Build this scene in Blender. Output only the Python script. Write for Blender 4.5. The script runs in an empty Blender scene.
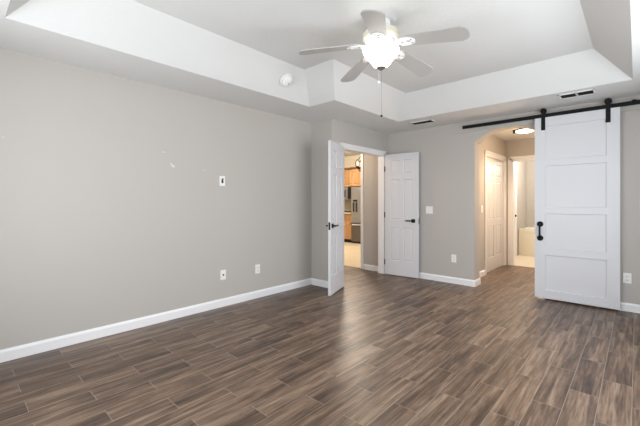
import bpy, bmesh, math, random
from mathutils import Vector, Matrix

S = bpy.context.scene
COL = S.collection
PI = math.pi
random.seed(4)

# ------------------------------------------------------------------ camera
cam = bpy.data.cameras.new('camera')
cam.sensor_fit = 'HORIZONTAL'
cam.sensor_width = 36.0
cam.lens = 343.57 / 640 * 36.0
cam.shift_y = -(213 - 202.4) / 640
cam.clip_start = 0.05
cam_o = bpy.data.objects.new('camera', cam)
cam_o.location = (0, 0, 1.23)
cam_o.rotation_euler = (PI / 2, 0, 0.7454)
COL.objects.link(cam_o)
S.camera = cam_o

# ------------------------------------------------------------------ world, daylight, exposure
S.view_settings.view_transform = 'Standard'
S.view_settings.look = 'None'
S.view_settings.gamma = 1
S.view_settings.use_curve_mapping = False
S.view_settings.exposure = 0.20

w = bpy.data.worlds.new('sky')
S.world = w
w.use_nodes = True
w.node_tree.nodes['Background'].inputs[0].default_value = (0.80, 0.90, 1.0, 1)
w.node_tree.nodes['Background'].inputs[1].default_value = 2.0


def area(name, loc, direction, sx, sy, power, color):
    d = bpy.data.lights.new(name, 'AREA')
    d.shape = 'RECTANGLE'
    d.size, d.size_y, d.energy, d.color = sx, sy, power, color
    o = bpy.data.objects.new(name, d)
    o.location = loc
    o.rotation_euler = Vector(direction).to_track_quat('-Z', 'Z').to_euler()
    COL.objects.link(o)
    return o


def point(name, loc, power, color, r=0.08):
    d = bpy.data.lights.new(name, 'POINT')
    d.energy, d.color, d.shadow_soft_size = power, color, r
    o = bpy.data.objects.new(name, d)
    o.location = loc
    COL.objects.link(o)
    return o


DAY = (0.965, 0.98, 1.0)
WARM = (1.0, 0.70, 0.42)
area('daylight_near_window', (-1.75, -0.52, 1.35), (0, 1, 0.15), 2.1, 1.5, 42, DAY)
area('daylight_right_window', (0.74, 2.65, 1.35), (-1, 0, 0.08), 3.2, 1.5, 92, DAY)
hall = area('hall_lamp_light', (-1.36, 6.46, 2.335), (0, 0, -1), 0.24, 0.24, 11, (1.0, 0.73, 0.49))
hall.data.spread = math.radians(125)
point('hall_added_fill_light', (-0.95, 6.0, 1.8), 19, (1.0, 0.68, 0.40), 0.10)  # unseen fill added to light the hall evenly, no fixture behind it
point('bathroom_lamp_light', (-1.2, 8.5, 2.2), 50, (1.0, 0.90, 0.78), 0.15)
point('vestibule_lamp_light', (-4.3, 4.4, 2.25), 30, (1.0, 0.78, 0.58), 0.12)
point('kitchen_lamp_light', (-5.6, 7.0, 2.5), 120, (1.0, 0.87, 0.72), 0.2)


# ------------------------------------------------------------------ materials
def lin(h):
    h = h.lstrip('#')
    r = []
    for i in (0, 2, 4):
        v = int(h[i:i + 2], 16) / 255
        r.append(v / 12.92 if v <= 0.04045 else ((v + 0.055) / 1.055) ** 2.4)
    return (*r, 1)


def mat(name, color, rough=0.5, metal=0.0, bump=0.0, bscale=200, emit=0.0, ecol=None, vary=0.0, vscale=3, spec=0.5):
    m = bpy.data.materials.new(name)
    m.use_nodes = True
    nt = m.node_tree
    b = nt.nodes['Principled BSDF']
    c = lin(color)
    b.inputs['Base Color'].default_value = c
    b.inputs['Roughness'].default_value = rough
    b.inputs['Metallic'].default_value = metal
    b.inputs['Specular IOR Level'].default_value = spec
    if emit:
        b.inputs['Emission Color'].default_value = lin(ecol or color)
        b.inputs['Emission Strength'].default_value = emit
    geo = nt.nodes.new('ShaderNodeNewGeometry')
    if vary:
        n = nt.nodes.new('ShaderNodeTexNoise')
        n.inputs['Scale'].default_value = vscale
        n.inputs['Detail'].default_value = 4
        nt.links.new(geo.outputs['Position'], n.inputs['Vector'])
        mx = nt.nodes.new('ShaderNodeMix')
        mx.data_type = 'RGBA'
        mx.inputs[6].default_value = tuple(v * (1 - vary) for v in c[:3]) + (1,)
        mx.inputs[7].default_value = tuple(min(1, v * (1 + vary)) for v in c[:3]) + (1,)
        nt.links.new(n.outputs[0], mx.inputs[0])
        nt.links.new(mx.outputs[2], b.inputs['Base Color'])
    if bump:
        n = nt.nodes.new('ShaderNodeTexNoise')
        n.inputs['Scale'].default_value = bscale
        n.inputs['Detail'].default_value = 3
        nt.links.new(geo.outputs['Position'], n.inputs['Vector'])
        bp = nt.nodes.new('ShaderNodeBump')
        bp.inputs['Strength'].default_value = bump
        bp.inputs['Distance'].default_value = 0.004
        nt.links.new(n.outputs[0], bp.inputs['Height'])
        nt.links.new(bp.outputs[0], b.inputs['Normal'])
    return m


M = {}
M['wall'] = mat('greige_wall_paint', '#BEB9B3', 0.75, bump=0.12, bscale=110, vary=0.012, vscale=1.5, spec=0.25)
M['ceiling'] = mat('white_ceiling_paint', '#DDDDDB', 0.9, bump=0.8, bscale=45, spec=0.2)
M['trim'] = mat('white_trim_paint', '#F1F1F2', 0.38, bump=0.02)
M['door'] = mat('white_door_paint', '#D8D8DB', 0.42, bump=0.04, bscale=60)
M['black'] = mat('black_iron', '#121212', 0.42, 0.6, bump=0.05)
M['blackplastic'] = mat('black_plastic', '#161616', 0.4)
M['dark'] = mat('dark_void', '#202020', 0.8)
M['plate'] = mat('white_plastic', '#F2F1EE', 0.35)
M['slot'] = mat('dark_slot', '#3A3936', 0.6)
M['nickel'] = mat('brushed_nickel', '#A8A6A2', 0.32, 0.9)
M['fanwhite'] = mat('white_fan_enamel', '#F2F2F0', 0.4)
M['fancream'] = mat('cream_motor_band', '#E6E1CC', 0.45)
M['blade'] = mat('white_fan_blade', '#B3B0AC', 0.5, bump=0.05, bscale=40)
M['bowl'] = mat('frosted_lamp_glass', '#FFFFFF', 0.4, emit=3.8, ecol='#FFF8EC')
M['halllamp'] = mat('hall_lamp_glass', '#FFFFFF', 0.4, emit=5.0, ecol='#FFEFD8')
M['stain'] = mat('stainless_steel', '#A3A3A6', 0.38, 0.7, vary=0.06, vscale=8)
M['stain_dark'] = mat('dark_stainless_steel', '#75706E', 0.36, 0.7)
M['worktop'] = mat('beige_worktop', '#D8CBB4', 0.35, vary=0.1, vscale=60)
M['iron'] = mat('wrought_iron', '#2A2420', 0.55, 0.5)
M['glass_shade'] = mat('lit_glass_shade', '#FFFFFF', 0.3, emit=0.5, ecol='#FFF3DC')
M['tub'] = mat('cream_tub_acrylic', '#F0EBDD', 0.25)
M['tubtile'] = mat('cream_tub_panel', '#E6DECB', 0.35)
M['spackle'] = mat('white_spackle', '#D6D4CF', 0.9)
M['kitchenwall'] = mat('cream_kitchen_wall', '#E4DBC6', 0.8, bump=0.1, bscale=90)


def grain_mat(name, dark, mid, light, rough, sx, sy, sz):
    m = bpy.data.materials.new(name)
    m.use_nodes = True
    nt = m.node_tree
    b = nt.nodes['Principled BSDF']
    geo = nt.nodes.new('ShaderNodeNewGeometry')
    mp = nt.nodes.new('ShaderNodeMapping')
    mp.inputs['Scale'].default_value = (sx, sy, sz)
    n = nt.nodes.new('ShaderNodeTexNoise')
    n.inputs['Scale'].default_value = 1
    n.inputs['Detail'].default_value = 5
    n.inputs['Distortion'].default_value = 0.6
    r = nt.nodes.new('ShaderNodeValToRGB')
    r.color_ramp.elements[0].color = lin(dark)
    r.color_ramp.elements[0].position = 0.3
    r.color_ramp.elements[1].color = lin(light)
    r.color_ramp.elements[1].position = 0.7
    e = r.color_ramp.elements.new(0.5)
    e.color = lin(mid)
    nt.links.new(geo.outputs['Position'], mp.inputs['Vector'])
    nt.links.new(mp.outputs[0], n.inputs['Vector'])
    nt.links.new(n.outputs[0], r.inputs[0])
    nt.links.new(r.outputs[0], b.inputs['Base Color'])
    b.inputs['Roughness'].default_value = rough
    return m


M['maple'] = grain_mat('honey_maple_wood', '#A87C50', '#B98D60', '#C79E74', 0.45, 30, 30, 2)
M['maple_dark'] = grain_mat('dark_crown_wood', '#6E4A2C', '#80583A', '#8E6644', 0.5, 2, 30, 30)  # darker brown wood of the crown moulding


def tile_floor(name):
    """wood look porcelain planks 0.615 x 0.153 m laid along y with half offset"""
    m = bpy.data.materials.new(name)
    m.use_nodes = True
    nt = m.node_tree
    L = nt.links.new
    N = nt.nodes.new
    b = nt.nodes['Principled BSDF']
    geo = N('ShaderNodeNewGeometry')
    sep = N('ShaderNodeSeparateXYZ')
    L(geo.outputs['Position'], sep.inputs[0])

    def math_(op, a, v=None, v2=None):
        n = N('ShaderNodeMath')
        n.operation = op
        for i, q in enumerate((a, v, v2)):
            if q is None:
                continue
            if isinstance(q, (int, float)):
                n.inputs[i].default_value = q
            else:
                L(q, n.inputs[i])
        return n.outputs[0]

    u = math_('SUBTRACT', sep.outputs['Y'], 0.3225 - 0.615 * 20)
    v = math_('SUBTRACT', sep.outputs['X'], -2.93 - 0.153 * 60)
    cmb = N('ShaderNodeCombineXYZ')
    L(u, cmb.inputs[0])
    L(v, cmb.inputs[1])

    def brick(c1, c2, mort, size, smooth):
        t = N('ShaderNodeTexBrick')
        t.offset = 0.5
        t.offset_frequency = 2
        t.squash = 1.0
        L(cmb.outputs[0], t.inputs['Vector'])
        t.inputs['Scale'].default_value = 1.0
        t.inputs['Color1'].default_value = c1
        t.inputs['Color2'].default_value = c2
        t.inputs['Mortar'].default_value = mort
        t.inputs['Mortar Size'].default_value = size
        t.inputs['Mortar Smooth'].default_value = smooth
        t.inputs['Bias'].default_value = 0.0
        t.inputs['Brick Width'].default_value = 0.615
        t.inputs['Row Height'].default_value = 0.153
        return t

    seed = brick((0, 0, 0, 1), (1, 1, 1, 1), (0.5, 0.5, 0.5, 1), 0.0, 0.0)
    sv = N('ShaderNodeSeparateColor')
    L(seed.outputs['Color'], sv.inputs[0])
    sd = sv.outputs[0]
    # long streaks
    gx = math_('MULTIPLY', sep.outputs['X'], 21.0)
    gy = math_('MULTIPLY', sep.outputs['Y'], 1.15)
    gy = math_('ADD', gy, math_('MULTIPLY', sd, 37.0))
    gz = math_('MULTIPLY', sd, 91.0)
    gv = N('ShaderNodeCombineXYZ')
    L(gx, gv.inputs[0]); L(gy, gv.inputs[1]); L(gz, gv.inputs[2])
    n1 = N('ShaderNodeTexNoise')
    n1.inputs['Scale'].default_value = 1.0
    n1.inputs['Detail'].default_value = 5
    n1.inputs['Roughness'].default_value = 0.68
    n1.inputs['Distortion'].default_value = 0.4
    L(gv.outputs[0], n1.inputs['Vector'])
    # fine grain
    fx = math_('MULTIPLY', sep.outputs['X'], 70.0)
    fy = math_('MULTIPLY', sep.outputs['Y'], 3.5)
    fv = N('ShaderNodeCombineXYZ')
    L(fx, fv.inputs[0]); L(fy, fv.inputs[1]); L(gz, fv.inputs[2])
    n2 = N('ShaderNodeTexNoise')
    n2.inputs['Scale'].default_value = 1.0
    n2.inputs['Detail'].default_value = 3
    n2.inputs['Distortion'].default_value = 0.5
    L(fv.outputs[0], n2.inputs['Vector'])
    val = math_('ADD', math_('MULTIPLY', n1.outputs[0], 0.80), math_('MULTIPLY', n2.outputs[0], 0.34))
    val = math_('ADD', val, math_('MULTIPLY', math_('SUBTRACT', sd, 0.5), 0.085))
    bv = N('ShaderNodeCombineXYZ')
    L(math_('MULTIPLY', sep.outputs['X'], 7.0), bv.inputs[0])
    L(math_('MULTIPLY', sep.outputs['Y'], 3.2), bv.inputs[1])
    L(gz, bv.inputs[2])
    n3 = N('ShaderNodeTexNoise')
    n3.inputs['Scale'].default_value = 1.0
    n3.inputs['Detail'].default_value = 2
    n3.inputs['Distortion'].default_value = 1.2
    L(bv.outputs[0], n3.inputs['Vector'])
    val = math_('ADD', val, math_('MULTIPLY', math_('SUBTRACT', n3.outputs[0], 0.5), 0.17))
    r = N('ShaderNodeValToRGB')
    cr = r.color_ramp
    cr.elements[0].position = 0.36
    cr.elements[0].color = lin('#30221A')
    cr.elements[1].position = 0.78
    cr.elements[1].color = lin('#968370')
    for p, c in ((0.49, '#4D3B2E'), (0.575, '#655040'), (0.66, '#7E6754')):
        e = cr.elements.new(p)
        e.color = lin(c)
    L(val, r.inputs[0])
    g = brick((0, 0, 0, 1), (0, 0, 0, 1), (1, 1, 1, 1), 0.0019, 0.2)
    mx = N('ShaderNodeMix')
    mx.data_type = 'RGBA'
    L(g.outputs['Fac'], mx.inputs[0])
    L(r.outputs[0], mx.inputs[6])
    mx.inputs[7].default_value = lin('#8C7E70')
    L(mx.outputs[2], b.inputs['Base Color'])
    rr = math_('ADD', 0.34, math_('MULTIPLY', n2.outputs[0], 0.12))
    L(rr, b.inputs['Roughness'])
    b.inputs['Specular IOR Level'].default_value = 0.7
    bp = N('ShaderNodeBump')
    bp.inputs['Strength'].default_value = 0.25
    bp.inputs['Distance'].default_value = 0.002
    hh = math_('SUBTRACT', math_('MULTIPLY', n2.outputs[0], 0.5), g.outputs['Fac'])
    L(hh, bp.inputs['Height'])
    L(bp.outputs[0], b.inputs['Normal'])
    return m


M['woodtile'] = tile_floor('wood_look_plank_tile')


def square_tile(name, base, mort, size, rough):
    m = bpy.data.materials.new(name)
    m.use_nodes = True
    nt = m.node_tree
    b = nt.nodes['Principled BSDF']
    geo = nt.nodes.new('ShaderNodeNewGeometry')
    t = nt.nodes.new('ShaderNodeTexBrick')
    t.offset = 0.0
    t.inputs['Scale'].default_value = 1
    c = lin(base)
    t.inputs['Color1'].default_value = c
    t.inputs['Color2'].default_value = tuple(v * 0.94 for v in c[:3]) + (1,)
    t.inputs['Mortar'].default_value = lin(mort)
    t.inputs['Mortar Size'].default_value = 0.003
    t.inputs['Brick Width'].default_value = size
    t.inputs['Row Height'].default_value = size
    nt.links.new(geo.outputs['Position'], t.inputs['Vector'])
    nt.links.new(t.outputs['Color'], b.inputs['Base Color'])
    b.inputs['Roughness'].default_value = rough
    return m


M['beigetile'] = square_tile('beige_kitchen_tile', '#E4D6BC', '#CDBFA4', 0.45, 0.35)
M['bathtile'] = square_tile('cream_bathroom_tile', '#E2D7C2', '#D2C8B4', 0.33, 0.35)


# ------------------------------------------------------------------ mesh helpers
def NB():
    return bmesh.new()


def box(bm, x0, x1, y0, y1, z0, z1, bevel=0.0):
    r = bmesh.ops.create_cube(bm, size=1)
    bmesh.ops.scale(bm, vec=(abs(x1 - x0), abs(y1 - y0), abs(z1 - z0)), verts=r['verts'])
    bmesh.ops.translate(bm, vec=((x0 + x1) / 2, (y0 + y1) / 2, (z0 + z1) / 2), verts=r['verts'])
    if bevel:
        es = list({e for v in r['verts'] for e in v.link_edges})
        bmesh.ops.bevel(bm, geom=es, offset=bevel, segments=2, affect='EDGES', profile=0.7)
    return bm


def cyl(bm, p0, p1, r0, r1=None, seg=20):
    p0, p1 = Vector(p0), Vector(p1)
    d = p1 - p0
    q = Vector((0, 0, 1)).rotation_difference(d.normalized())
    mtx = Matrix.Translation((p0 + p1) / 2) @ q.to_matrix().to_4x4()
    bmesh.ops.create_cone(bm, cap_ends=True, segments=seg, radius1=r0, radius2=r0 if r1 is None else r1,
                          depth=d.length, matrix=mtx)
    return bm


def tube(bm, pts, r, seg=8):
    pts = [Vector(p) for p in pts]
    rings = []
    for i, p in enumerate(pts):
        a = pts[max(0, i - 1)]
        c = pts[min(len(pts) - 1, i + 1)]
        t = (c - a).normalized()
        q = Vector((0, 0, 1)).rotation_difference(t)
        rr = r[i] if isinstance(r, (list, tuple)) else r
        rings.append([bm.verts.new(p + q @ Vector((rr * math.cos(2 * PI * k / seg), rr * math.sin(2 * PI * k / seg), 0)))
                      for k in range(seg)])
    for A, B in zip(rings, rings[1:]):
        for k in range(seg):
            bm.faces.new((A[k], A[(k + 1) % seg], B[(k + 1) % seg], B[k]))
    bm.faces.new(rings[0][::-1])
    bm.faces.new(rings[-1])
    return bm


def lathe(bm, prof, seg=32, c=(0, 0, 0), lobes=0, amp=0.0):
    """prof: list of (radius, z); lobes/amp give a gently fluted edge"""
    rings = []
    for (r, z) in prof:
        if r < 1e-5:
            rings.append([bm.verts.new((c[0], c[1], c[2] + z))])
        else:
            ring = []
            for k in range(seg):
                a = 2 * PI * k / seg
                rr = r * (1 + amp * math.cos(lobes * a))
                ring.append(bm.verts.new((c[0] + rr * math.cos(a), c[1] + rr * math.sin(a), c[2] + z)))
            rings.append(ring)
    for A, B in zip(rings, rings[1:]):
        for k in range(seg):
            k2 = (k + 1) % seg
            if len(A) == 1 and len(B) == 1:
                continue
            if len(A) == 1:
                bm.faces.new((A[0], B[k2], B[k]))
            elif len(B) == 1:
                bm.faces.new((A[k], A[k2], B[0]))
            else:
                bm.faces.new((A[k], A[k2], B[k2], B[k]))
    if len(rings[0]) > 1:
        bm.faces.new(rings[0])
    if len(rings[-1]) > 1:
        bm.faces.new(rings[-1])
    return bm


def prism_xz(bm, pts, y0, y1):
    A = [bm.verts.new((x, y0, z)) for x, z in pts]
    B = [bm.verts.new((x, y1, z)) for x, z in pts]
    n = len(pts)
    bm.faces.new(A)
    bm.faces.new(B[::-1])
    for i in range(n):
        bm.faces.new((A[i], B[i], B[(i + 1) % n], A[(i + 1) % n]))
    return bm


def prism_xy(bm, pts, z0, z1):
    A = [bm.verts.new((x, y, z0)) for x, y in pts]
    B = [bm.verts.new((x, y, z1)) for x, y in pts]
    n = len(pts)
    bm.faces.new(A)
    bm.faces.new(B[::-1])
    for i in range(n):
        bm.faces.new((A[i], B[i], B[(i + 1) % n], A[(i + 1) % n]))
    return bm


def obj(name, bm, m, parent=None, smooth=False, loc=None, rz=0.0):
    bmesh.ops.recalc_face_normals(bm, faces=bm.faces[:])
    me = bpy.data.meshes.new(name)
    bm.to_mesh(me)
    bm.free()
    me.materials.append(M[m] if isinstance(m, str) else m)
    if smooth:
        me.polygons.foreach_set('use_smooth', [True] * len(me.polygons))
        try:
            me.set_sharp_from_angle(angle=math.radians(38))
        except Exception:
            pass
    o = bpy.data.objects.new(name, me)
    COL.objects.link(o)
    if parent is not None:
        o.parent = parent
    if loc is not None:
        o.location = loc
    o.rotation_euler.z = rz
    return o


def struct(name, bm, m, parent=None, **k):
    o = obj(name, bm, m, parent, **k)
    if parent is None:
        o['kind'] = 'structure'
    return o


def thing(name, label, cat, loc=(0, 0, 0), rz=0.0, group=None):
    o = bpy.data.objects.new(name, None)
    COL.objects.link(o)
    o.empty_display_size = 0.05
    o.location = loc
    o.rotation_euler.z = rz
    return tag(o, label, cat, group)


def tag(o, label, cat, group=None):
    o['label'] = label
    o['category'] = cat
    if group:
        o['group'] = group
    return o


def copy_tree(o, parent=None):
    c = o.copy()
    COL.objects.link(c)
    if parent is not None:
        c.parent = parent
    for ch in list(o.children):
        copy_tree(ch, c)
    return c


# ------------------------------------------------------------------ setting: dimensions
XL, XR, YN, YB = -3.60, 0.57, -0.35, 5.21       # left, right, near, back wall faces
XJ, YJ = -3.195, 3.71                           # the jog with the double doorway
ZC = 2.423                                      # soffit height
TR = 0.29                                       # tray depth

# floors
f = NB()
box(f, XL - 0.15, XR + 0.2, YN - 0.2, 5.43, -0.12, 0)
struct('floor', f, 'woodtile')
f = NB()
box(f, -2.05, -0.6, 5.43, 7.50, -0.12, 0)
struct('floor_hall', f, 'woodtile')
f = NB()
box(f, -8.2, XL - 0.15, 2.9, 5.26, -0.12, 0)
struct('floor_vestibule', f, 'woodtile')
f = NB()
box(f, -8.2, -3.3, 5.43, 9.1, -0.12, 0)
box(f, -8.2, XL - 0.15, 5.26, 5.43, -0.12, 0)
struct('floor_kitchen', f, 'beigetile')
f = NB()
box(f, -2.2, -0.5, 7.50, 9.95, -0.12, 0)
struct('floor_bathroom', f, 'bathtile')

# walls
f = NB()
box(f, XL - 0.12, XL, YN - 0.15, YJ, 0, 2.85)
wl = struct('wall_left', f, 'wall')
for (y, z, pts) in ((1.509, 1.751, [(-.020, 0), (0, .005), (.022, .001), (.018, -.005), (-.01, -.004)]),
                    (1.607, 1.620, [(-.026, .022), (-.014, .027), (.004, .004), (.024, .002), (.022, -.02), (.002, -.024), (-.012, -.006)]),
                    (1.966, 1.597, [(-.010, -.004), (.004, .006), (.012, .012), (.010, 0), (-.004, -.009)]),
                    (0.289, 1.735, [(-.012, -.002), (0, .003), (.012, .001), (.002, -.004)])):
    f = NB()
    A = [f.verts.new((XL - 0.001, y + a, z + b)) for a, b in pts]
    B = [f.verts.new((XL + 0.0012, y + a, z + b)) for a, b in pts]
    f.faces.new(B)
    for i in range(len(pts)):
        j = (i + 1) % len(pts)
        f.faces.new((A[i], A[j], B[j], B[i]))
    obj('spackle_patch', f, 'spackle', wl)

f = NB()
box(f, XL - 0.12, XJ, YJ, YJ + 0.12, 0, 2.85)
struct('wall_jog', f, 'wall')
DO0, DO1, DH = 3.92, 5.10, 2.045                # double doorway opening
f = NB()
box(f, XJ - 0.12, XJ, YJ + 0.12, DO0, 0, 2.85)
box(f, XJ - 0.12, XJ, DO0, DO1, DH, 2.85)
box(f, XJ - 0.12, XJ, DO1, YB, 0, 2.85)
struct('wall_doorway', f, 'wall')

AX0, AX1, AZ, AR = -1.743, -0.87, 2.10, 0.175   # the arched opening
arch = []
for k in range(25):
    a = PI - PI * k / 24
    # flattened arch: circle segment through the two springing points
    t = k / 24
    x = AX0 + (AX1 - AX0) * t
    hw = (AX1 - AX0) / 2
    R = (hw * hw + AR * AR) / (2 * AR)
    xx = x - (AX0 + AX1) / 2
    z = AZ + math.sqrt(R * R - xx * xx) - (R - AR)
    arch.append((x, z))
f = NB()
prism_xz(f, [(XJ - 0.12, 0), (AX0, 0)] + arch + [(AX1, 0), (XR + 0.15, 0), (XR + 0.15, 2.85), (XJ - 0.12, 2.85)], YB, 5.43)
struct('wall_back', f, 'wall')

f = NB()   # near wall with window opening
box(f, XL - 0.12, -2.85, YN - 0.15, YN, 0, 2.85)
box(f, -0.65, XR + 0.15, YN - 0.15, YN, 0, 2.85)
box(f, -2.85, -0.65, YN - 0.15, YN, 0, 0.55)
box(f, -2.85, -0.65, YN - 0.15, YN, 2.15, 2.85)
struct('wall_near', f, 'wall')
f = NB()   # right wall with window opening
box(f, XR, XR + 0.15, YN, 1.0, 0, 2.85)
box(f, XR, XR + 0.15, 4.3, YB, 0, 2.85)
box(f, XR, XR + 0.15, 1.0, 4.3, 0, 0.55)
box(f, XR, XR + 0.15, 1.0, 4.3, 2.15, 2.85)
struct('wall_right', f, 'wall')

# tray ceiling
outer = [(XL - 0.12, YN - 0.15), (XR + 0.15, YN - 0.15), (XR + 0.15, 5.43), (XL - 0.12, 5.43)]
lip = [(-3.0, .25), (-0.03, .25), (-0.03, 4.51), (-2.59, 4.51), (-2.59, 3.06), (-3.0, 3.06)]
up = [(-2.72, .53), (-0.31, .53), (-0.31, 4.22), (-2.31, 4.22), (-2.31, 2.70), (-2.73, 2.70)]
f = NB()
vo = [f.verts.new((x, y, ZC)) for x, y in outer]
vl = [f.verts.new((x, y, ZC)) for x, y in lip]
vu = [f.verts.new((x, y, ZC + TR)) for x, y in up]
es = [f.edges.new((v[i], v[(i + 1) % len(v)])) for v in (vo, vl) for i in range(len(v))]
bmesh.ops.triangle_fill(f, edges=es, use_beauty=True, use_dissolve=False)
for i in range(6):
    f.faces.new((vl[i], vl[(i + 1) % 6], vu[(i + 1) % 6], vu[i]))
f.faces.new(vu)
vt = [f.verts.new((x, y, 2.85)) for x, y in outer]
for i in range(4):
    f.faces.new((vo[i], vo[(i + 1) % 4], vt[(i + 1) % 4], vt[i]))
f.faces.new(vt)
struct('ceiling', f, 'ceiling')

# hall behind the arch
HX0, HX1, HY = -1.90, -0.72, 7.47
D0, D1 = 6.24, 7.36                              # hall side door opening
f = NB()
box(f, HX0 - 0.12, HX0, 5.43, D0, 0, 2.6)
box(f, HX0 - 0.12, HX0, D0, D1, 2.045, 2.6)
box(f, HX0 - 0.12, HX0, D1, HY + 0.12, 0, 2.6)
struct('wall_hall_left', f, 'wall')
f = NB()
box(f, HX1, HX1 + 0.12, 5.43, HY, 0, 2.6)
struct('wall_hall_right', f, 'wall')
BX0, BX1 = -1.79, -1.00
f = NB()
box(f, HX0, BX0, HY, HY + 0.12, 0, 2.6)
box(f, BX0, BX1, HY, HY + 0.12, 2.045, 2.6)
box(f, BX1, HX1 + 0.12, HY, HY + 0.12, 0, 2.6)
struct('wall_hall_end', f, 'wall')
f = NB()
box(f, HX0 - 0.12, HX1 + 0.12, 5.43, HY + 0.12, 2.44, 2.6)
struct('ceiling_hall', f, 'ceiling')

# bathroom
f = NB()
box(f, -2.15, -2.03, HY + 0.12, 7.95, 0, 2.6)
box(f, -2.15, -2.03, 7.95, 8.72, 2.045, 2.6)
box(f, -2.15, -2.03, 8.72, 9.92, 0, 2.6)
struct('wall_bathroom_left', f, 'wall')
f = NB()
box(f, -2.03, -0.5, 9.80, 9.92, 0, 2.6)
struct('wall_bathroom_end', f, 'wall')
f = NB()
box(f, -0.6, -0.5, HY + 0.12, 9.80, 0, 2.6)
struct('wall_bathroom_right', f, 'wall')
f = NB()
box(f, -2.15, -0.5, HY + 0.12, 9.92, 2.44, 2.6)
struct('ceiling_bathroom', f, 'ceiling')

# vestibule and kitchen
f = NB()
box(f, -3.76, XJ - 0.12, 5.20, 5.32, 0, 2.85)
box(f, -6.2, -3.76, 5.20, 5.32, 2.32, 2.85)
box(f, -8.2, -6.2, 5.20, 5.32, 0, 2.85)
struct('wall_vestibule', f, 'wall')
f = NB()
box(f, -8.2, XL - 0.12, 2.9, 3.02, 0, 2.85)
struct('wall_vestibule_near', f, 'wall')
f = NB()
box(f, -8.32, -8.2, 2.9, 9.05, 0, 2.85)
struct('wall_kitchen_left', f, 'kitchenwall')
f = NB()
box(f, -8.2, -3.3, 8.93, 9.05, 0, 2.85)
struct('wall_kitchen_end', f, 'kitchenwall')
f = NB()
box(f, -3.42, -3.3, 5.32, 8.93, 0, 2.85)
struct('wall_kitchen_right', f, 'kitchenwall')
f = NB()
box(f, -8.32, XL - 0.12, 2.9, 9.05, 2.75, 2.9)
box(f, XL - 0.12, -3.3, 5.43, 9.05, 2.75, 2.9)
struct('ceiling_kitchen', f, 'ceiling')


# baseboards: a run with an eased top edge
def base_run(name, pts, label=None, h=0.095, t=0.014):
    """pts: list of (x,y) along the wall face; the board grows to the left of the direction"""
    prof = [(0, 0), (t, 0), (t, h - 0.022), (t * 0.75, h - 0.012), (t * 0.45, h - 0.006), (t * 0.35, h), (0, h)]
    f = NB()
    P = [Vector(p) for p in pts]
    rings = []
    for i, p in enumerate(P):
        d0 = (P[i] - P[i - 1]).normalized() if i > 0 else None
        d1 = (P[i + 1] - P[i]).normalized() if i < len(P) - 1 else None
        n0 = Vector((-d0.y, d0.x)) if d0 else None
        n1 = Vector((-d1.y, d1.x)) if d1 else None
        if n0 and n1:
            b = (n0 + n1)
            b = b / (1 + n0.dot(n1))
        else:
            b = n0 or n1
        rings.append([f.verts.new((p.x + b.x * o_, p.y + b.y * o_, z_)) for o_, z_ in prof])
    n = len(prof)
    for A, B in zip(rings, rings[1:]):
        for k in range(n):
            f.faces.new((A[k], A[(k + 1) % n], B[(k + 1) % n], B[k]))
    f.faces.new(rings[0][::-1])
    f.faces.new(rings[-1])
    return struct(name, f, 'trim')


CW = 0.062                                       # casing width
base_run('baseboard_left', [(XL, YN), (XL, YJ), (XJ, YJ), (XJ, DO0 - CW)][::-1])
base_run('baseboard_back', [(XJ, YB), (AX0, YB), (AX0, 5.43), (HX0, 5.43), (HX0, D0 - CW)][::-1])
base_run('baseboard_right', [(XR, YB), (AX1, YB)][::1])
base_run('baseboard_vestibule', [(XJ - 0.12, 5.20), (-3.70, 5.20)])


# casings
def casing(name, axis, a0, a1, top, face, out, wdt=CW, dep=0.018, jamb=0.12, sides=(1, 1)):
    """door casing round an opening a0..a1 on a wall face; axis is the direction along the wall.
    out = +1/-1 which way the casing stands off the face"""
    f = NB()

    def bx(u0, u1, z0, z1, v0, v1, bev=0.004):
        v0, v1 = sorted((v0, v1))
        if axis == 'x':
            box(f, u0, u1, v0, v1, z0, z1, bev)
        else:
            box(f, v0, v1, u0, u1, z0, z1, bev)
    o1 = face + out * dep
    o2 = face + out * dep * 0.6
    for s, u in ((0, a0), (1, a1)):
        if sides[s]:
            e = -1 if s == 0 else 1
            bx(min(u, u + e * wdt), max(u, u + e * wdt), 0, top + wdt, face, o2)
            bx(min(u + e * wdt * 0.55, u + e * wdt), max(u + e * wdt * 0.55, u + e * wdt), 0, top + wdt, face, o1)
    bx(a0 - wdt, a1 + wdt, top, top + wdt, face, o2)
    bx(a0 - wdt, a1 + wdt, top + wdt * 0.55, top + wdt, face, o1)
    # jamb lining
    b0 = face - out * jamb
    bx(a0, a0 + 0.018, 0, top, face + out * .002, b0, 0) if sides[0] else None
    bx(a1 - 0.018, a1, 0, top, face + out * .002, b0, 0) if sides[1] else None
    bx(a0, a1, top - 0.018, top, face + out * .002, b0, 0)
    return struct(name, f, 'trim')


casing('trim_1', 'y', DO0, DO1, DH, XJ, +1)                      # double doorway
casing('trim_2', 'y', D0, D1, 2.045, HX0, +1, wdt=0.075)         # hall side door
casing('trim_3', 'x', BX0, BX1, 2.045, HY, -1, wdt=0.075)        # bathroom doorway
casing('trim_4', 'y', 7.95, 8.72, 2.045, -2.03, +1, wdt=0.075)   # door inside the bathroom
f = NB()
box(f, -3.762, -3.712, 5.184, 5.20, 0, 2.38, 0.004)
box(f, -6.2, -3.70, 5.184, 5.20, 2.32, 2.38, 0.004)
box(f, -3.764, -3.76, 5.19, 5.32, 0, 2.32)
struct('trim_5', f, 'trim')

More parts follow.
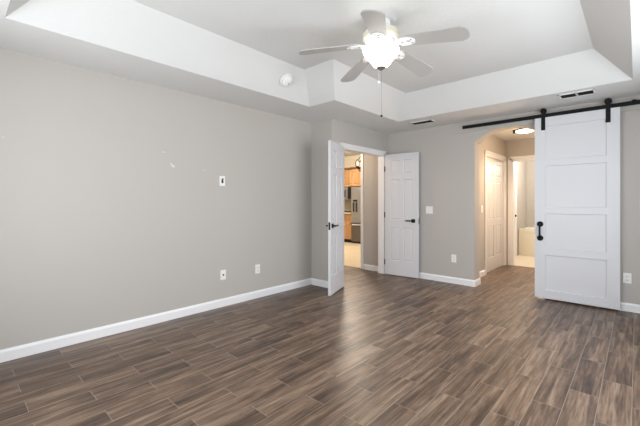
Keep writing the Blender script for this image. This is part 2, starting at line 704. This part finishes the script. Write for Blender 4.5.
# out-of-frame windows that let the daylight in
f = NB()
for (x0, x1, z0, z1) in ((-2.85, -0.65, 0.55, 0.61), (-2.85, -0.65, 2.09, 2.15), (-2.85, -2.79, 0.61, 2.09), (-0.71, -0.65, 0.61, 2.09), (-1.77, -1.73, 0.61, 2.09)):
    box(f, x0, x1, YN - 0.10, YN - 0.04, z0, z1)
struct('window_1', f, 'trim')
f = NB()
for (x0, x1, z0, z1) in ((1.0, 4.3, 0.55, 0.61), (1.0, 4.3, 2.09, 2.15), (1.0, 1.06, 0.61, 2.09), (4.24, 4.3, 0.61, 2.09), (2.63, 2.67, 0.61, 2.09)):
    box(f, XR + 0.04, XR + 0.10, x0, x1, z0, z1)
struct('window_2', f, 'trim')


# ------------------------------------------------------------------ panelled doors
def panel_leaf(wd, h, t, xs, zs, style='raised', z0=0.0):
    """slab 0..wd, -t/2..t/2, z0..z0+h; xs, zs: lists of (lo, hi) panel spans"""
    f = NB()
    X = sorted({0.0, wd, *[v for s in xs for v in s]})
    Z = sorted({0.0, h, *[v for s in zs for v in s]})
    pf = []
    for y in (-t / 2, t / 2):
        V = {(x, z): f.verts.new((x, y, z0 + z)) for x in X for z in Z}
        for i in range(len(X) - 1):
            for j in range(len(Z) - 1):
                q = [V[X[i], Z[j]], V[X[i + 1], Z[j]], V[X[i + 1], Z[j + 1]], V[X[i], Z[j + 1]]]
                if y > 0:
                    q = q[::-1]
                fc = f.faces.new(q)
                if any(abs(a - X[i]) < 1e-6 for a, b in xs) and any(abs(a - Z[j]) < 1e-6 for a, b in zs):
                    pf.append(fc)
        if y < 0:
            V0 = V
    V1 = V

    def side(a, b):
        f.faces.new((V0[b], V0[a], V1[a], V1[b]))
    for i in range(len(X) - 1):
        side((X[i], 0.0), (X[i + 1], 0.0))
        side((X[i + 1], h), (X[i], h))
    for j in range(len(Z) - 1):
        side((0.0, Z[j + 1]), (0.0, Z[j]))
        side((wd, Z[j]), (wd, Z[j + 1]))
    bmesh.ops.recalc_face_normals(f, faces=f.faces[:])
    if style == 'raised':
        bmesh.ops.inset_individual(f, faces=pf, thickness=0.012, depth=-0.009)
        bmesh.ops.inset_individual(f, faces=pf, thickness=0.008, depth=0.0)
        bmesh.ops.inset_individual(f, faces=pf, thickness=0.020, depth=0.007)
    else:
        bmesh.ops.inset_individual(f, faces=pf, thickness=0.006, depth=-0.014)
    return f


def six(wd):
    st = 0.17 * wd
    mu = 0.12 * wd
    c = wd / 2
    return [(st, c - mu / 2), (c + mu / 2, wd - st)]


ZS = [(0.24, 0.80), (0.92, 1.60), (1.69, 1.92)]


def lever(parent, x, z, side, toward, t=0.035):
    """black lever on square rosette; side -1/+1 is the leaf's -y/+y face, toward -1/+1 the lever's direction along x"""
    s = side
    y = s * t / 2
    f = NB()
    box(f, x - 0.030, x + 0.030, min(y, y + s * 0.009), max(y, y + s * 0.009), z - 0.030, z + 0.030, 0.002)
    h = obj('door_handle', f, 'black', parent)
    h['label'] = 'black lever handle with square rosette'
    f = NB()
    cyl(f, (x, y + s * 0.008, z), (x, y + s * 0.045, z), 0.011, seg=16)
    box(f, min(x - toward * 0.012, x + toward * 0.115), max(x - toward * 0.012, x + toward * 0.115),
        min(y + s * 0.036, y + s * 0.050), max(y + s * 0.036, y + s * 0.050), z - 0.010, z + 0.010, 0.003)
    obj('lever', f, 'black', h)


def hinges(parent, side, t=0.035):
    for z in (0.22, 1.02, 1.80):
        f = NB()
        y = side * (t / 2 + 0.003)
        cyl(f, (-0.004, y, z - 0.045), (-0.004, y, z + 0.045), 0.0075, seg=12)
        box(f, -0.003, 0.004, -t / 2, t / 2, z - 0.045, z + 0.045)
        o = obj('hinge', f, 'black', parent)


LW, LH = 0.578, 2.028
# left leaf, swung far into the room
hx, hy = -3.158, 3.920
dx, dy = 0.205, -0.54
phi = math.atan2(dy, dx)
leaf = obj('door_1', panel_leaf(LW, LH, 0.035, six(LW), ZS, z0=0.012), 'door', loc=(hx, hy, 0), rz=phi)
leaf['kind'] = 'structure'
leaf['label'] = 'white six-panel door leaf swung out edge-on, left half of the double doorway'
lever(leaf, LW - 0.065, 0.92, +1, -1)
lever(leaf, LW - 0.065, 0.92, -1, -1)
hinges(leaf, -1)
f = NB()
box(f, LW - 0.0005, LW + 0.0015, -0.012, 0.012, 0.87, 0.97)
obj('latch_plate', f, 'black', leaf)
# right leaf, folded back along the back wall
hx, hy = -3.165, 5.083
phi = math.atan2(0.05, 0.575)
leaf = obj('door_2', panel_leaf(LW + 0.012, LH, 0.035, six(LW + 0.012), ZS, z0=0.012), 'door', loc=(hx, hy, 0), rz=phi)
leaf['kind'] = 'structure'
leaf['label'] = 'white six-panel door leaf folded back against the back wall, with black lever'
lever(leaf, LW + 0.012 - 0.085, 0.93, -1, -1)
hinges(leaf, -1)
f = NB()
box(f, LW + 0.0115, LW + 0.0135, -0.012, 0.012, 0.88, 0.98)
box(f, LW + 0.0115, LW + 0.020, -0.006, 0.006, 0.92, 0.94)
obj('latch_plate', f, 'black', leaf)

# hall side door, closed
hw_ = D1 - D0 - 0.042
leaf = obj('door_3', panel_leaf(hw_, 2.01, 0.035, six(hw_), ZS, z0=0.012), 'door', loc=(HX0 - 0.030, D0 + 0.021, 0), rz=PI / 2)
leaf['kind'] = 'structure'
leaf['label'] = 'closed white six-panel door in the left wall of the hall behind the arch'
# bathroom inner door
leaf = obj('door_4', panel_leaf(0.73, 2.01, 0.035, six(0.73), ZS, z0=0.012), 'door', loc=(-2.060, 7.97, 0), rz=PI / 2)
leaf['kind'] = 'structure'
leaf['label'] = 'white door on the left wall of the bathroom beside the tub'
f = NB()
cyl(f, (0.66, -0.0175, 0.93), (0.66, -0.045, 0.93), 0.014)
bmesh.ops.create_uvsphere(f, u_segments=16, v_segments=10, radius=0.026, matrix=Matrix.Translation((0.66, -0.055, 0.93)))
obj('door_handle', f, 'black', leaf, smooth=True)

# ------------------------------------------------------------------ barn door
BD0, BD1, BDY = -0.966, -0.140, 5.128
wd = BD1 - BD0
bd = thing('barn_door', 'large white sliding barn door with four flat panels hanging at the arch', 'door', (BD0, BDY, 0.024))
f = panel_leaf(wd, 2.278, 0.036, [(0.118, wd - 0.118)],
               [(0.10, 0.545), (0.625, 1.065), (1.145, 1.665), (1.745, 2.165)], style='flat')
obj('door_panel', f, 'door', bd)
for hxw in (-0.873, -0.243):
    x = hxw - BD0
    f = NB()
    box(f, x - 0.022, x + 0.022, -0.0245, -0.018, 2.118, 2.372, 0.001)
    hg = obj('hanger_strap', f, 'black', bd)
    hg['label'] = 'black strap hanger'
    f = NB()
    cyl(f, (x, -0.018, 2.3625), (x, 0.014, 2.3625), 0.034, seg=32)
    cyl(f, (x, -0.034, 2.357), (x, -0.0245, 2.357), 0.016, seg=12)
    obj('roller_wheel', f, 'black', hg, smooth=True)
    for z in (2.15, 2.235):
        f = NB()
        cyl(f, (x, -0.030, z), (x, -0.0245, z), 0.010, seg=6)
        obj('bolt', f, 'black', hg)
f = NB()
x = -0.906 - BD0
for z in (0.778, 0.955):
    cyl(f, (x, -0.018, z - 0.024), (x, -0.027, z - 0.024), 0.035, seg=28)
    cyl(f, (x, -0.027, z - 0.024), (x, -0.030, z - 0.024), 0.029, seg=28)
    cyl(f, (x, -0.028, z - 0.024), (x, -0.050, z - 0.024), 0.011, seg=16)
tube(f, [(x, -0.044, 0.745), (x, -0.052, 0.765), (x, -0.055, 0.80), (x, -0.055, 0.89), (x, -0.052, 0.925), (x, -0.044, 0.945)], 0.0105, 12)
h = obj('pull_handle', f, 'black', bd, smooth=True)
h['label'] = 'black iron pull handle with round plates'

RX0 = -1.885
rail = thing('barn_door_rail', 'long black flat steel rail under the soffit carrying the barn door', 'rail', (0, 5.128, 2.328))
f = NB()
box(f, RX0, XR - 0.01, -0.004, 0.004, -0.024, 0.024, 0.001)
obj('track_bar', f, 'black', rail)
for x in (-1.80, -1.00, -0.115, 0.45):
    f = NB()
    cyl(f, (x, -0.012, 0), (x, -0.004, 0), 0.013, seg=6)
    cyl(f, (x, 0.004, 0), (x, 0.060, 0), 0.011, seg=14)
    o = obj('standoff_bolt', f, 'black', rail)
f = NB()
box(f, -0.045, -0.005, -0.016, 0.010, -0.024, 0.034, 0.003)
obj('end_stop', f, 'black', rail)

f = NB()
box(f, -2.055, XR, YB - 0.021, YB, 2.262, 2.385, 0.002)
tag(obj('mounting_board', f, 'wall'), 'long greige painted board on the back wall behind the black rail', 'board')


# ------------------------------------------------------------------ ceiling fan
FX, FY = -1.538, 2.402
fan = thing('ceiling_fan', 'white five-blade ceiling fan with lit glass bowl in the tray ceiling', 'ceiling fan', (FX, FY, 2.713))
f = NB()
lathe(f, [(0.060, 0.0), (0.072, -0.006), (0.076, -0.03), (0.066, -0.05), (0.045, -0.062), (0.0, -0.062)], 36)
obj('canopy', f, 'fanwhite', fan, smooth=True)
f = NB()
cyl(f, (0, 0, -0.06), (0, 0, -0.09), 0.02)
lathe(f, [(0.0, -0.072), (0.10, -0.078), (0.132, -0.092), (0.142, -0.108), (0.142, -0.150), (0.128, -0.168), (0.0, -0.168)], 40)
mh = obj('motor_housing', f, 'fanwhite', fan, smooth=True)
f = NB()
lathe(f, [(0.1405, -0.106), (0.146, -0.110), (0.146, -0.148), (0.1405, -0.152)], 40)
obj('motor_band', f, 'fancream', mh, smooth=True)['label'] = 'cream band around the motor'
f = NB()
lathe(f, [(0.0, -0.166), (0.105, -0.168), (0.112, -0.182), (0.098, -0.205), (0.10, -0.216), (0.0, -0.216)], 36)
obj('switch_housing', f, 'fanwhite', fan, smooth=True)

NBLADE = 5
OFF = math.radians(-33) + 0.7454
for k in range(NBLADE):
    ang = OFF + k * 2 * PI / NBLADE
    # blade in local frame: x = outwards
    pts = []
    r0, r1 = 0.185, 0.680
    w0, w1 = 0.062, 0.081
    outline = [(r0, -w0 * 0.72), (r0 + 0.03, -w0)]
    outline += [(r1 - 0.055, -w1)]
    for q in range(7):
        a = -PI / 2 + PI * q / 6
        outline.append((r1 - 0.045 + 0.045 * math.cos(a), w1 * 0.93 * math.sin(a)))
    outline += [(r1 - 0.055, w1), (r0 + 0.03, w0), (r0, w0 * 0.72)]
    f = NB()
    prism_xy(f, outline, -0.004, 0.004)
    T = Matrix.Rotation(ang, 4, 'Z') @ Matrix.Translation((0, 0, -0.185)) @ Matrix.Rotation(math.radians(7.8), 4, 'Y') @ Matrix.Rotation(math.radians(-11), 4, 'X')
    bmesh.ops.transform(f, matrix=T, verts=f.verts[:])
    bl = obj('fan_blade', f, 'blade', fan)
    # blade iron: arm, open oval plate and screws
    f = NB()
    tube(f, [(0.09, 0.0, -0.004), (0.13, 0.0, -0.014), (0.17, 0.0, -0.012)], [0.017, 0.014, 0.016], 10)
    ring = []
    nseg = 28
    for s_ in range(nseg):
        a = 2 * PI * s_ / nseg
        ring.append((a, 0.212 + 0.074 * math.cos(a), 0.049 * math.sin(a), 0.218 + 0.012 + 0.022 * math.cos(a), 0.013 * math.sin(a)))
    vo_ = [[f.verts.new((r[1], r[2], z)) for r in ring] for z in (-0.010, -0.0045)]
    vi_ = [[f.verts.new((r[3], r[4], z)) for r in ring] for z in (-0.010, -0.0045)]
    for i in range(nseg):
        j = (i + 1) % nseg
        f.faces.new((vo_[0][i], vo_[0][j], vi_[0][j], vi_[0][i]))
        f.faces.new((vo_[1][i], vi_[1][i], vi_[1][j], vo_[1][j]))
        f.faces.new((vo_[0][i], vo_[1][i], vo_[1][j], vo_[0][j]))
        f.faces.new((vi_[0][i], vi_[0][j], vi_[1][j], vi_[1][i]))
    bmesh.ops.transform(f, matrix=T, verts=f.verts[:])
    obj('blade_iron', f, 'fanwhite', bl, smooth=True)
    for (sx, sy) in ((0.258, 0.022), (0.258, -0.022), (0.185, 0.0)):
        f = NB()
        cyl(f, (sx, sy, -0.013), (sx, sy, -0.009), 0.005, seg=8)
        bmesh.ops.transform(f, matrix=T, verts=f.verts[:])
        obj('screw', f, 'slot', bl)

f = NB()
prof = [(0.100, -0.214), (0.128, -0.222), (0.147, -0.240), (0.144, -0.262), (0.124, -0.292), (0.096, -0.318),
        (0.078, -0.345), (0.060, -0.368), (0.040, -0.378), (0.0, -0.380)]
lathe(f, prof, 48, lobes=8, amp=0.02)
obj('lamp_shade', f, 'bowl', fan, smooth=True)['label'] = 'lit frosted glass bowl'
f = NB()
lathe(f, [(0.0, -0.376), (0.036, -0.378), (0.038, -0.386), (0.024, -0.394), (0.012, -0.404), (0.0, -0.408)], 24)
obj('finial', f, 'nickel', fan, smooth=True)
f = NB()
cyl(f, (0.004, 0.0, -0.400), (0.004, 0.0, -0.770), 0.0016, seg=6)
pc = obj('pull_chain', f, 'nickel', fan)
f = NB()
bmesh.ops.create_uvsphere(f, u_segments=14, v_segments=10, radius=0.010, matrix=Matrix.Translation((0.004, 0, -0.777)))
obj('chain_ball', f, 'blackplastic', pc, smooth=True)
f = NB()
cyl(f, (-0.018, -0.008, -0.392), (-0.018, -0.008, -0.490), 0.0012, seg=6)
pc = obj('pull_chain', f, 'fanwhite', fan)
f = NB()
lathe(f, [(0, -0.485), (0.006, -0.490), (0.009, -0.500), (0.006, -0.510), (0, -0.513)], 12, c=(-0.018, -0.008, 0))
obj('chain_bob', f, 'fanwhite', pc, smooth=True)

# ------------------------------------------------------------------ smoke detector on the sloped tray side
n = Vector((1, 0, -1)).normalized()
q = Vector((0, 0, 1)).rotation_difference(n)
base = Vector((-2.84, 2.53, ZC + 0.155))
sd = thing('smoke_detector', 'round white smoke detector on the sloping left side of the tray ceiling', 'smoke detector', base)
sd.rotation_euler = q.to_euler()
f = NB()
lathe(f, [(0.0, 0.0), (0.080, 0.0), (0.080, 0.008), (0.064, 0.012), (0.062, 0.028), (0.052, 0.036), (0.0, 0.038)], 36)
obj('detector_body', f, 'plate', sd, smooth=True)
f = NB()
cyl(f, (0.018, 0.022, 0.036), (0.018, 0.022, 0.040), 0.006, seg=12)
obj('test_button', f, 'slot', sd)
f = NB()
for k in range(18):
    a = 2 * PI * k / 18
    r = 0.0635
    cyl(f, (r * math.cos(a), r * math.sin(a), 0.014), (r * math.cos(a), r * math.sin(a), 0.026), 0.002, seg=6)
obj('vent_slots', f, 'slot', sd)


# ------------------------------------------------------------------ ceiling vents
def vent(name, label, x0, x1, y0, y1, split):
    t = thing(name, label, 'vent', ((x0 + x1) / 2, (y0 + y1) / 2, ZC), group=None)
    wx, wy = (x1 - x0) / 2, (y1 - y0) / 2
    b = 0.020
    f = NB()
    box(f, -wx, wx, -wy, -wy + b, -0.008, 0, 0.002)
    box(f, -wx, wx, wy - b, wy, -0.008, 0, 0.002)
    box(f, -wx, -wx + b, -wy, wy, -0.008, 0, 0.002)
    box(f, wx - b, wx, -wy, wy, -0.008, 0, 0.002)
    if split:
        box(f, -0.010, 0.010, -wy, wy, -0.008, 0, 0.002)
    obj('vent_frame', f, 'plate', t)
    f = NB()
    box(f, -wx + b, wx - b, -wy + b, wy - b, -0.0012, 0)
    obj('duct_shade_sheet', f, 'dark', t)  # flat dark sheet, shade inside the duct put into its colour
    ns = 5
    for k in range(ns):
        y = -wy + b + (k + 0.5) * (2 * (wy - b)) / ns
        f = NB()
        box(f, -wx + b, wx - b, -0.0055, 0.0055, -0.0006, 0.0006)
        bmesh.ops.rotate(f, verts=f.verts[:], cent=(0, 0, 0), matrix=Matrix.Rotation(math.radians(50), 3, 'X'))
        bmesh.ops.translate(f, verts=f.verts[:], vec=(0, y, -0.0058))
        obj('louvre', f, 'slot', t)
    return t


vent('ceiling_vent', 'white ceiling air register with two dark slots, above the barn door', -0.650, -0.325, 4.60, 4.785, True)
vent('ceiling_vent', 'narrow dark ceiling register near the double doors corner', -2.52, -2.17, 4.70, 4.86, False)


# ------------------------------------------------------------------ wall plates
def plate(name, label, cat, loc, rz, kind, wdt=0.072, hgt=0.116, group=None):
    """plate in the local xz plane facing -y"""
    t = thing(name, label, cat, loc, rz, group)
    f = NB()
    box(f, -wdt / 2, wdt / 2, -0.006, 0, -hgt / 2, hgt / 2, 0.002)
    obj('cover_plate', f, 'plate', t)
    if kind == 'duplex':
        for z in (-0.021, 0.021):
            f = NB()
            box(f, -0.017, 0.017, -0.009, -0.006, z - 0.015, z + 0.015, 0.003)
            s = obj('socket', f, 'plate', t)
            f = NB()
            box(f, -0.009, -0.006, -0.0094, -0.0088, z - 0.004, z + 0.008)
            box(f, 0.006, 0.009, -0.0094, -0.0088, z - 0.004, z + 0.008)
            cyl(f, (0, -0.0094, z - 0.009), (0, -0.0088, z - 0.009), 0.003, seg=8)
            obj('socket_slots', f, 'slot', s)
    elif kind == 'coax':
        f = NB()
        cyl(f, (0, -0.006, 0), (0, -0.009, 0), 0.012, seg=6)
        cyl(f, (0, -0.009, 0), (0, -0.018, 0), 0.006, seg=12)
        obj('coax_jack', f, 'slot', t)
    elif kind == 'phone':
        f = NB()
        box(f, -0.013, 0.013, -0.0075, -0.006, -0.026, 0.020, 0.001)
        box(f, -0.004, 0.013, -0.0085, -0.006, 0.020, 0.032, 0.001)
        obj('phone_jack', f, 'slot', t)
    elif kind == 'switch2':
        for x in (-0.023, 0.023):
            f = NB()
            box(f, x - 0.016, x + 0.016, -0.010, -0.006, -0.033, 0.033, 0.002)
            obj('rocker', f, 'plate', t)
    elif kind == 'switch1':
        f = NB()
        box(f, -0.016, 0.016, -0.010, -0.006, -0.033, 0.033, 0.002)
        obj('rocker', f, 'plate', t)
    return t


# facing +x on the left wall -> rz = +90 deg maps -y to +x
plate('phone_jack_plate', 'small white wall plate with dark jack, high on the left wall', 'wall plate', (XL, 2.197, 1.483), PI / 2, 'phone')
plate('cable_jack_plate', 'small white wall plate with dark round jack, low on the left wall', 'wall plate', (XL, 2.209, 0.373), PI / 2, 'coax')
plate('wall_outlet', 'white duplex outlet low on the left wall near the corner', 'outlet', (XL, 2.711, 0.372), PI / 2, 'duplex')
plate('light_switch', 'white double rocker switch beside the folded-back door leaf', 'light switch', (-2.434, YB, 1.109), 0, 'switch2', wdt=0.116)
plate('wall_outlet', 'white duplex outlet low on the back wall left of the arch', 'outlet', (-2.043, YB, 0.379), 0, 'duplex')
plate('wall_outlet', 'white duplex outlet on the wall right of the barn door', 'outlet', (-0.082, YB, 0.374), 0, 'duplex')
plate('light_switch', 'white single switch on the hall wall inside the arch', 'light switch', (HX0, 6.03, 1.12), PI / 2, 'switch1')

# ------------------------------------------------------------------ hall ceiling light
hl = thing('hall_ceiling_light', 'flush glowing glass light on the hall ceiling behind the arch', 'ceiling light', (-1.36, 6.46, 2.44))
f = NB()
lathe(f, [(0.0, 0.0), (0.13, 0.0), (0.135, -0.012), (0.12, -0.02), (0.0, -0.02)], 32)
obj('lamp_base', f, 'iron', hl, smooth=True)
f = NB()
lathe(f, [(0.11, -0.018), (0.135, -0.026), (0.13, -0.036), (0.10, -0.05), (0.05, -0.058), (0.0, -0.06)], 36)
obj('lamp_shade', f, 'halllamp', hl, smooth=True)
f = NB()
cyl(f, (-0.150, -0.04, -0.0), (-0.150, -0.04, -0.06), 0.022, 0.018, seg=14)
obj('side_bracket', f, 'iron', hl)

# ------------------------------------------------------------------ bathtub
tb = thing('bathtub', 'cream built-in bathtub against the far bathroom wall', 'bathtub', (-1.33, 9.385, 0))
X0, X1, Y0, Y1 = -0.69, 0.69, -0.405, 0.405
f = NB()
box(f, X0, X1, Y0, Y0 + 0.03, 0, 0.57, 0.004)
box(f, X0 + 0.08, X0 + 0.66, Y0 - 0.006, Y0, 0.08, 0.48, 0.004)
box(f, X0 + 0.74, X1 - 0.06, Y0 - 0.006, Y0, 0.08, 0.48, 0.004)
obj('apron', f, 'tubtile', tb)
f = NB()
oo = [(X0, Y0 - 0.015), (X1, Y0 - 0.015), (X1, Y1), (X0, Y1)]
nseg = 32
vo_ = []
vi_ = []
for s_ in range(nseg):
    a = 2 * PI * s_ / nseg
    ca, sa = math.cos(a), math.sin(a)
    k = 1 / max(abs(ca), abs(sa))
    ox = 0.69 * ca * k
    oy = 0.41 * sa * k
    vo_.append((ox, oy))
    ex = 0.56 * math.copysign(abs(ca) ** 0.6, ca)
    ey = 0.28 * math.copysign(abs(sa) ** 0.6, sa)
    vi_.append((ex, ey))
lv = [[f.verts.new((x, y, 0.57)) for x, y in vo_], [f.verts.new((x, y, 0.62)) for x, y in vo_],
      [f.verts.new((x, y, 0.62)) for x, y in vi_], [f.verts.new((x * 0.93, y * 0.9, 0.45)) for x, y in vi_],
      [f.verts.new((x * 0.82, y * 0.75, 0.22)) for x, y in vi_]]
for A, B in zip(lv, lv[1:]):
    for i in range(nseg):
        j = (i + 1) % nseg
        f.faces.new((A[i], A[j], B[j], B[i]))
f.faces.new(lv[-1])
obj('tub_basin', f, 'tub', tb, smooth=True)

# ------------------------------------------------------------------ kitchen
KY = 8.27


def cabinet(name, label, x0, x1, y0, y1, z0, z1, doors, drawers=0, toe=0.0, group=None):
    t = thing(name, label, 'cabinet', ((x0 + x1) / 2, (y0 + y1) / 2, z0), group=group)
    hw = (x1 - x0) / 2
    hd = (y1 - y0) / 2
    h = z1 - z0
    f = NB()
    box(f, -hw, hw, -hd + 0.02, hd, toe, h)
    obj('cabinet_body', f, 'maple', t)
    if toe:
        f = NB()
        box(f, -hw, hw, -hd + 0.07, hd, 0, toe)
        obj('toe_kick', f, 'dark', t)
    dtop = h - 0.01
    if drawers:
        for k in range(doors):
            wdr = 2 * hw / doors
            f = NB()
            box(f, -hw + k * wdr + 0.006, -hw + (k + 1) * wdr - 0.006, -hd, -hd + 0.02, h - 0.17, h - 0.02, 0.004)
            dr = obj('drawer', f, 'maple', t)
            f = NB()
            cx = -hw + (k + .5) * wdr
            tube(f, [(cx - 0.05, -hd, h - 0.095), (cx - 0.05, -hd - 0.025, h - 0.095), (cx + 0.05, -hd - 0.025, h - 0.095), (cx + 0.05, -hd, h - 0.095)], 0.005, 8)
            obj('handle', f, 'iron', dr)
        dtop = h - 0.205
    wdr = 2 * hw / doors
    for k in range(doors):
        dw = wdr - 0.012
        dh = dtop - toe - 0.012
        f = panel_leaf(dw, dh, 0.02, [(0.055, dw - 0.055)], [(0.055, dh - 0.055)])
        bmesh.ops.translate(f, verts=f.verts[:], vec=(-hw + k * wdr + 0.006, -hd + 0.01, toe + 0.006))
        dr = obj('door', f, 'maple', t)
        f = NB()
        cx = -hw + (k + 1) * wdr - 0.04 if k % 2 == 0 else -hw + k * wdr + 0.04
        cz = (toe + 0.10) if not drawers else dtop - 0.09
        bmesh.ops.create_uvsphere(f, u_segments=10, v_segments=8, radius=0.014, matrix=Matrix.Translation((cx, -hd - 0.014, cz)))
        obj('knob', f, 'iron', dr, smooth=True)
    return t


UX = -6.445
cabinet('kitchen_cabinet', 'honey maple wall cabinet above the kitchen microwave', -7.22, UX, 8.45, 8.92, 1.72, 2.25, 2)
cabinet('kitchen_cabinet', 'honey maple wall cabinet above the steel refrigerator', UX + 0.005, -5.45, 8.38, 8.92, 1.72, 2.25, 2)
f = NB()
for (x0, x1, y0) in ((-7.24, UX, 8.41), (UX, -5.43, 8.34)):
    box(f, x0, x1, y0, 8.92, 2.251, 2.275, 0.003)
    box(f, x0, x1, y0 - 0.02, 8.92, 2.275, 2.305, 0.003)
tag(obj('crown_moulding', f, 'maple_dark'), 'dark wooden crown moulding along the kitchen wall cabinets', 'moulding')
BXR = -6.365
cabinet('kitchen_cabinet', 'honey maple base cabinet left of the refrigerator with drawers', -7.60, BXR, 8.30, 8.92, 0, 0.88, 3, 1, 0.10)
f = NB()
box(f, -7.62, BXR, 8.26, 8.92, 0.88, 0.92, 0.004)
tag(obj('worktop', f, 'worktop'), 'beige kitchen worktop on the maple base cabinet', 'worktop')
ck = thing('cooktop', 'black cooktop set in the worktop below the microwave', 'cooktop', (-6.845, 8.58, 0.92))
f = NB()
box(f, -0.37, 0.37, -0.27, 0.25, 0, 0.012, 0.003)
obj('glass_plate', f, 'blackplastic', ck)
for (x, y) in ((-0.18, -0.12), (0.18, -0.12), (-0.18, 0.12), (0.18, 0.12)):
    f = NB()
    for r in (0.05, 0.085):
        pts = [(x + r * math.cos(2 * PI * k / 20), y + r * math.sin(2 * PI * k / 20), 0.03) for k in range(21)]
        tube(f, pts, 0.006, 6)
    for a in (0, PI / 2):
        tube(f, [(x - 0.1 * math.cos(a), y - 0.1 * math.sin(a), 0.024), (x + 0.1 * math.cos(a), y + 0.1 * math.sin(a), 0.024)], 0.006, 6)
    for a in (0, PI / 2, PI, 3 * PI / 2):
        cyl(f, (x + 0.1 * math.cos(a), y + 0.1 * math.sin(a), 0.010), (x + 0.1 * math.cos(a), y + 0.1 * math.sin(a), 0.030), 0.006, seg=8)
    obj('burner_grate', f, 'blackplastic', ck)

mw = thing('microwave', 'steel and black microwave under the maple wall cabinet', 'microwave', (-6.835, 8.68, 1.31))
f = NB()
box(f, -0.38, 0.38, -0.20, 0.23, 0, 0.405, 0.004)
obj('microwave_body', f, 'stain', mw)
f = NB()
box(f, -0.375, 0.20, -0.222, -0.20, 0.03, 0.395, 0.004)
dr = obj('door', f, 'stain', mw)
f = NB()
box(f, -0.30, 0.12, -0.226, -0.222, 0.09, 0.31, 0.002)
obj('door_window', f, 'blackplastic', dr)
f = NB()
box(f, 0.215, 0.375, -0.222, -0.20, 0.03, 0.395, 0.003)
obj('control_panel', f, 'blackplastic', mw)
f = NB()
tube(f, [(0.175, -0.222, 0.06), (0.175, -0.25, 0.07), (0.175, -0.25, 0.35), (0.175, -0.222, 0.36)], 0.008, 8)
obj('handle', f, 'stain', dr)

rf = thing('refrigerator', 'steel bottom-freezer refrigerator with water dispenser seen through the doorway', 'refrigerator', (-5.895, 8.60, 0))
RW = 0.455
f = NB()
box(f, -RW, RW, -0.27, 0.32, 0.03, 1.70, 0.005)
obj('refrigerator_body', f, 'stain_dark', rf)
for s in (-1, 1):
    f = NB()
    box(f, min(0.004 * s, RW * s), max(0.004 * s, RW * s), -0.335, -0.275, 0.62, 1.695, 0.01)
    dr = obj('door', f, 'stain', rf)
    f = NB()
    tube(f, [(0.045 * s, -0.335, 0.80), (0.045 * s, -0.375, 0.82), (0.045 * s, -0.375, 1.50), (0.045 * s, -0.335, 1.52)], 0.010, 8)
    obj('handle', f, 'stain', dr)
    if s == -1:
        f = NB()
        box(f, -0.40, -0.21, -0.338, -0.335, 0.92, 1.33, 0.001)
        dp = obj('water_dispenser', f, 'stain', dr)
        f = NB()
        box(f, -0.385, -0.225, -0.341, -0.338, 1.25, 1.31, 0.001)
        box(f, -0.385, -0.325, -0.341, -0.338, 0.94, 1.23, 0.001)
        box(f, -0.285, -0.225, -0.341, -0.338, 0.94, 1.23, 0.001)
        obj('dispenser_recess', f, 'blackplastic', dp)
f = NB()
box(f, -RW, RW, -0.335, -0.275, 0.07, 0.605, 0.01)
dr = obj('freezer_drawer', f, 'stain_dark', rf)
f = NB()
tube(f, [(-0.38, -0.335, 0.565), (-0.38, -0.375, 0.565), (0.38, -0.375, 0.565), (0.38, -0.335, 0.565)], 0.011, 8)
obj('handle', f, 'plate', dr)
f = NB()
box(f, -RW + 0.01, RW - 0.01, -0.29, 0.28, 0, 0.05)
obj('kick_plate', f, 'blackplastic', rf)

# chandelier half hidden by the vestibule wall
ch = thing('chandelier', 'dark wrought-iron chandelier with lit shades seen through the doorway', 'chandelier', (-4.365, 6.18, 2.75))
f = NB()
lathe(f, [(0.0, 0.0), (0.06, 0.0), (0.055, -0.02), (0.02, -0.035), (0.0, -0.035)], 24)
obj('canopy', f, 'iron', ch, smooth=True)
f = NB()
cyl(f, (0, 0, -0.03), (0, 0, -0.50), 0.007, seg=8)
lathe(f, [(0, -0.46), (0.02, -0.48), (0.014, -0.56), (0.03, -0.62), (0.045, -0.70), (0.03, -0.76), (0.012, -0.80), (0.018, -0.83), (0, -0.85)], 20)
obj('stem', f, 'iron', ch, smooth=True)
for k in range(5):
    a = 2 * PI * k / 5 + 0.42
    ca, sa = math.cos(a), math.sin(a)
    P = [(0.02, -0.84), (0.08, -0.86), (0.14, -0.83), (0.175, -0.77)]
    f = NB()
    tube(f, [(r * ca, r * sa, z) for r, z in P], 0.009, 8)
    P = [(0.02, -0.50), (0.05, -0.47), (0.09, -0.50), (0.13, -0.56), (0.165, -0.60)]
    tube(f, [(r * ca, r * sa, z) for r, z in P], [0.006, 0.009, 0.010, 0.009, 0.007], 8)
    P = [(0.178 + 0.045 * math.cos(t_ * PI / 9), -0.685 + 0.090 * math.sin(t_ * PI / 9)) for t_ in range(18)]
    tube(f, [(r * ca, r * sa, z) for r, z in P + P[:1]], 0.008, 8)
    cyl(f, (0.178 * ca, 0.178 * sa, -0.775), (0.178 * ca, 0.178 * sa, -0.735), 0.022)
    am = obj('arm', f, 'iron', ch)
    f = NB()
    lathe(f, [(0, -0.735), (0.018, -0.73), (0.026, -0.70), (0.024, -0.65), (0.018, -0.63), (0.0, -0.63)], 18, c=(0.178 * ca, 0.178 * sa, 0))
    obj('glass_shade', f, 'glass_shade', am, smooth=True)
